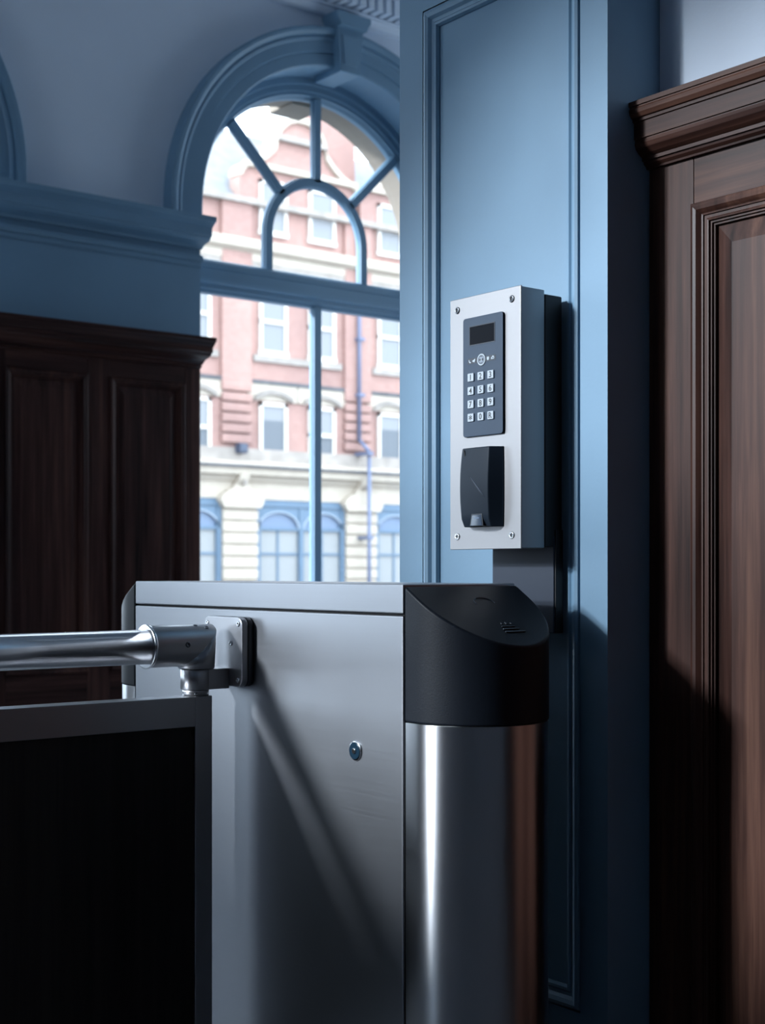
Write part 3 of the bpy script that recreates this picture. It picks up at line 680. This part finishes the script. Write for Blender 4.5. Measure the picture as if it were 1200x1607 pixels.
for q, (du, dv) in enumerate(((0, 0), (.0028, -.0012))):   # slanted marks
    p0, p1 = Vector((-1.6130+du, 0, 1.1670+dv)), Vector((-1.5815+du, 0, 1.1350+dv)); mb = MB(); d_ = (p1-p0).normalized(); nn_ = Vector((d_.z, 0, -d_.x))*.0008; rr = []
    for i in range(7):
        p = p0.lerp(p1, i/6); k = math.sin(PI*(i+.35)/6.7); y = rfront(p.z)
        rr.append([(p.x-nn_.x*k, y+.001, p.z-nn_.z*k), (p.x-nn_.x*k*.4, y-.0004, p.z-nn_.z*k*.4), (p.x+nn_.x*k*.4, y-.0004, p.z+nn_.z*k*.4), (p.x+nn_.x*k, y+.001, p.z+nn_.z*k)])
    mb.rings(rr); mb.build('slanted_mark', 'strip' if q == 0 else mat('raised_mark', (.10, .13, .18), .3), cr)
yl = rfront(1.104)
mb = MB().prism([(-1.6135, 1.0895), (-1.5825, 1.0895), (-1.5855, 1.1085), (-1.6095, 1.1085)], 1, yl-.0004, yl+.01); mb.build('indicator_recess', 'strip', cr, .0006, 1)
mb = MB().prism([(-1.6105, 1.0898), (-1.5845, 1.0898), (-1.5870, 1.1065), (-1.6075, 1.1065)], 1, yl-.0010, yl+.008); ind = mb.build('indicator_lens', 'lens', cr, .0006, 1)
MB().box(-1.6030, -1.5910, yl-.0012, yl+.002, 1.1010, 1.1026).build('indicator_glint', mat('lens_glint', (.12, .18, .28), .3), cr)  # paler bar: a glint on the lens put into the colour
mb = MB().prism([(-1.6290, 1.2085), (-1.6270, 1.2085), (-1.6245, 1.2005), (-1.6262, 1.1990)], 1, TY-.0215, TY-.012); mb.build('reader_notch', 'gap', cr)

# ================================================================== OUTSIDE: street and the brick building opposite
FX = -32.0; ST = -1.3
struct(MB().box(-34, OUTX-.2, -60, 80, ST-.1, ST).build('street', 'asphalt'), 'grey street below the window, hidden behind the turnstile')
def fz(px, py):                               # height on the facade seen at a pixel of the photograph
    den = .7819-.6237*(px-600)/FPX
    return EYE+(896-py)/FPX*32.0/den
def fy(px):
    r = (px-600)/FPX
    return (.6236+.7817*r)/(.7819-.6237*r)*32.0
bld = empty('brick_building', (FX, 22.6, ST)); tag(bld, 'red brick building with cream stone shopfront across the street', 'building')
BAY = 4.12; B0 = 19.95                         # left edge of the pilaster strip of bay 0
K = range(-2, 4)
YL, YR = B0-2*BAY-.2, B0+4*BAY+1.2
EAVE = EYE+9.95
MB().box(FX-6, FX, YL, YR, ST, EAVE).build('brick_wall', 'brick', bld)
zC0, zC1 = EYE+3.02, EYE+4.62; zB0, zB1 = EYE+5.92, EYE+7.75; zA0, zA1 = EYE+9.22, EYE+10.72
def sash(y0, y1, z0, z1, dark=False, blind=False):
    w = MB(); f = .10
    w.box(FX+.01, FX+.09, y0, y0+f, z0, z1).box(FX+.01, FX+.09, y1-f, y1, z0, z1).box(FX+.01, FX+.10, y0-.03, y1+.03, z0-.02, z0+.12).box(FX+.01, FX+.09, y0, y1, z1-f, z1)
    zm = z0+(z1-z0)*(.72 if blind else .5)
    if not blind: w.box(FX+.01, FX+.10, y0, y1, zm-.05, zm+.05)
    o = w.build('window', 'white_sash', bld)
    for a, b, q in ((z0+.1, zm-.04, 0), (zm-.04 if blind else zm+.04, z1-f+.01, 1)):
        MB().box(FX+.02, FX+.05, y0+f-.01, y1-f+.01, a, b).build('pane', 'far_dark' if dark and q == 0 else 'far_pane', o)
    return o
for k in K:
    b = B0+k*BAY; w1, w2 = (b+1.22, b+2.14), (b+2.87, b+3.80)
    for q, (y0, y1) in enumerate((w1, w2)):
        sash(y0, y1, zC0, zC1, dark=True, blind=q == 0); sash(y0, y1, zB0, zB1)
        # segmental stone hood over the lower window
        mb = MB(); c = (y0+y1)/2; n = 12; rs = []
        for i in range(n+1):
            t = -1+2*i/n; yy = c+t*(.5*(y1-y0)+.16); zz = zC1+.02+.20*(1-t*t)
            rs.append([(FX, yy, zz), (FX+.14, yy, zz), (FX+.16, yy, zz+.13), (FX, yy, zz+.16)])
        mb.rings(rs); mb.build('hood_mould', 'band_stone', bld)
        MB().box(FX, FX+.05, y0-.38, y1+.38, zC1+.05, zC1+.52).build('stone_surround', 'cream_stone', bld)
    # pilaster strip of brick, smooth above and in grooved courses below
    MB().box(FX, FX+.12, b, b+.95, EYE+5.05, EAVE).build('brick_strip', 'brick', bld)
    zz = EYE+3.42
    for i in range(6):
        MB().box(FX, FX+.14, b, b+.95, zz+.03, zz+.255).build('brick_course', 'brick', bld, .02, 1); zz += .28
    MB().box(FX, FX+.10, b+1.02, b+4.02, zB0-.20, zB0-.02).build('window_ledge', 'band_stone', bld)
MB().box(FX, FX+.09, YL, YR, EYE+5.12, EYE+5.22).build('string_course', 'dark_stone', bld)
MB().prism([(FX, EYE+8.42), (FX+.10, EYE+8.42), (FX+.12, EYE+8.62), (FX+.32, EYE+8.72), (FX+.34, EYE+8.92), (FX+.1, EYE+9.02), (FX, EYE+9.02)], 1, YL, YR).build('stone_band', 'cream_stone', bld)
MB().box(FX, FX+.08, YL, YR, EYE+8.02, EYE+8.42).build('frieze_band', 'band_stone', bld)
# gutter and slate roof
MB().box(FX, FX+.25, YL, YR, EAVE-.02, EAVE+.14).build('gutter', 'band_stone', bld)
MB().prism([(FX-.05, EAVE+.10), (FX-3.0, EAVE+3.0), (FX-6, EAVE+.1)], 1, YL, YR).build('slate_roof', 'slate', bld)
# shaped gables with pediment tops
for k in (0, 1, 3):
    c = B0+k*BAY+2.60
    half = [(1.98, EAVE-.05), (1.98, EYE+10.75), (1.86, EYE+10.95), (1.46, EYE+11.1), (1.12, EYE+11.35), (.86, EYE+11.62), (.80, EYE+11.95), (.66, EYE+12.2), (.40, EYE+12.42), (.15, EYE+12.5)]
    pts = [(c-u, v) for u, v in half]+[(c+u, v) for u, v in half[::-1]]
    g = MB().prism(pts, 0, FX-.5, FX+.02).build('gable', 'brick', bld)
    cop = MB(); ring = []
    for (u, v) in pts[1:-1]: ring.append([(FX-.55, u, v-.03), (FX+.16, u, v-.03), (FX+.16, u, v+.13), (FX-.55, u, v+.13)])
    cop.rings(ring); cop.build('gable_coping', 'cream_stone', g)
    MB().box(FX, FX+.2, c-1.9, c+1.9, EYE+10.98, EYE+11.12).build('gable_band', 'cream_stone', g)
    MB().prism([(c-.85, EYE+11.86), (c+.85, EYE+11.86), (c+.78, EYE+12.02), (c-.78, EYE+12.02)], 0, FX, FX+.22).build('pediment_base', 'band_stone', g)
    for y0, y1 in ((c-1.38, c-.46), (c+.27, c+1.20)): sash(y0, y1, zA0, zA1)
MB().box(FX-2.4, FX-1.3, 24.2, 25.5, EAVE, EYE+14.2).build('chimney', 'brick', bld)
# stone cornice above the shops, fascia, stone piers and shopfronts
zS1 = EYE+2.95
MB().prism([(FX, zS1+.06), (FX+.20, zS1), (FX+.48, zS1-.10), (FX+.50, zS1-.16), (FX+.42, zS1-.20), (FX+.40, zS1-.36), (FX+.26, zS1-.40), (FX+.16, zS1-.54), (FX, zS1-.56)], 1, YL, YR).build('shop_cornice', 'cream_stone', bld)
MB().box(FX, FX+.515, YL, YR, zS1-.175, zS1-.105).build('cornice_lip', 'dark_stone', bld)
MB().box(FX, FX+.10, YL, YR, EYE+1.95, zS1-.5).build('fascia', 'cream_stone', bld)
MB().box(FX, FX+.12, YL, YR, zS1, EYE+3.32).build('parapet_course', 'band_stone', bld)
bs0 = None
for k in K:
    b = B0+k*BAY-.03
    p = MB().box(FX, FX+.16, b+.02, b+1.09, ST, EYE+1.72).build('stone_pier', 'cream_stone', bld)
    z = EYE+1.64; i = 0
    while z > ST+.3:
        hgt = .30
        MB().box(FX+.1, FX+.24, b, b+1.11, z-hgt+.035, z).build('stone_block', 'cream_stone', p, .015, 1); z -= hgt+.02
    MB().prism([(b-.02, EYE+1.70), (b+1.13, EYE+1.70), (b+1.20, EYE+1.80), (b+1.24, EYE+1.90), (b+1.18, EYE+2.02), (b+.96, EYE+2.18), (b+.15, EYE+2.18), (b-.07, EYE+2.02), (b-.13, EYE+1.90), (b-.09, EYE+1.80)], 0, FX, FX+.34).build('capital', 'cream_stone', p)
    MB().prism([(b+.22, EYE+2.15), (b+.89, EYE+2.15), (b+.74, EYE+2.36), (b+.37, EYE+2.36)], 0, FX, FX+.30).build('console_base', 'cream_stone', p)
    MB().prism([(FX, EYE+2.25), (FX+.30, EYE+2.30), (FX+.40, EYE+2.45), (FX+.46, EYE+2.62), (FX, EYE+2.66)], 1, b+.40, b+.71).build('console', 'cream_stone', p)
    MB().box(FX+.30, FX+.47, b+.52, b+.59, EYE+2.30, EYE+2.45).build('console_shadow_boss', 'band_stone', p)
    # shopfront between this pier and the next
    y0, y1 = b+1.11, b+BAY
    s = MB().box(FX, FX+.07, y0, y1, EYE+1.72, EYE+1.97).box(FX, FX+.05, y0, y1, ST, ST+.5).build('shopfront', 'shop_blue', bld)
    MB().box(FX+.0, FX+.14, y0, y1, EYE+1.76, EYE+1.84).build('shop_rail', 'shop_blue', s)
    ym = (y0+y1)/2
    for a_, b_ in ((y0, ym), (ym, y1)):
        c = (a_+b_)/2; hw_ = (b_-a_)/2-.05; zsp = EYE+1.17
        # arched head cut out of a blue board
        mb = MB(); rs = []; n = 16
        for i in range(n+1):
            t = PI*i/n; yy, zz = c+hw_*math.cos(t), zsp+.47*math.sin(t)
            rs.append([(FX+.03, yy, zz), (FX+.10, yy, zz), (FX+.10, yy, EYE+1.74), (FX+.03, yy, EYE+1.74)])
        mb.rings(rs); mb.build('arched_head', 'shop_blue', s)
        mb = MB(); mb.arch([(1.0, FX+.05), (1.0, FX+.13), (.93, FX+.13), (.93, FX+.05)], 0, 0, None, 16)
        mb.v = [(x, c+y*hw_, zsp+z*.47) for x, y, z in mb.v]; mb.build('arch_bead', mat('pale_blue_bead', (.26, .30, .35), .5) if 'pale_blue_bead' not in bpy.data.materials else bpy.data.materials['pale_blue_bead'], s)
        MB().box(FX+.01, FX+.03, a_, b_, zsp+.02, EYE+1.74).build('fan_pane', 'shop_fan', s)
        MB().box(FX+.02, FX+.10, a_, b_, zsp-.06, zsp+.03).build('shop_transom', 'shop_blue', s)
        MB().box(FX+.01, FX+.03, a_, b_, ST+.5, zsp-.04).build('shop_pane', 'shop_glass', s)
        MB().box(FX+.02, FX+.07, a_, b_, EYE+.44, EYE+.50).build('glazing_bar', 'shop_blue', s)
        MB().box(FX+.02, FX+.06, c-.03, c+.03, ST+.5, zsp-.03).build('glazing_bar', 'shop_blue', s)
    for yy in (y0+.07, ym, y1-.07): MB().box(FX+.02, FX+.13, yy-.07, yy+.07, ST, EYE+1.74).build('shop_mullion', 'shop_blue', s)
# downpipe with brackets and a dark lamp box over the shops
dp = MB().cyl((FX+.62, B0+BAY+.47, ST), (FX+.62, B0+BAY+.47, EYE+3.4), .055, n=12).cyl((FX+.62, B0+BAY+.47, EYE+3.4), (FX+.22, B0+BAY+.42, EYE+3.75), .055, n=12).cyl((FX+.22, B0+BAY+.42, EYE+3.75), (FX+.22, B0+BAY+.42, EAVE), .055, n=12).build('downpipe', 'pipe', bld)
for z in (EYE+.9, EYE+3.3, EYE+5.0, EYE+6.6): MB().box(FX+.1, FX+.32 if z > EYE+3.5 else FX+.72, B0+BAY+.34, B0+BAY+.56, z, z+.09).build('pipe_bracket', 'pipe', dp)
MB().box(FX+.12, FX+.42, B0+.38, B0+.64, EYE+3.16, EYE+3.42).build('wall_lamp_box', mat('dark_lamp_box', (.04, .05, .08), .5), bld, .03, 1)
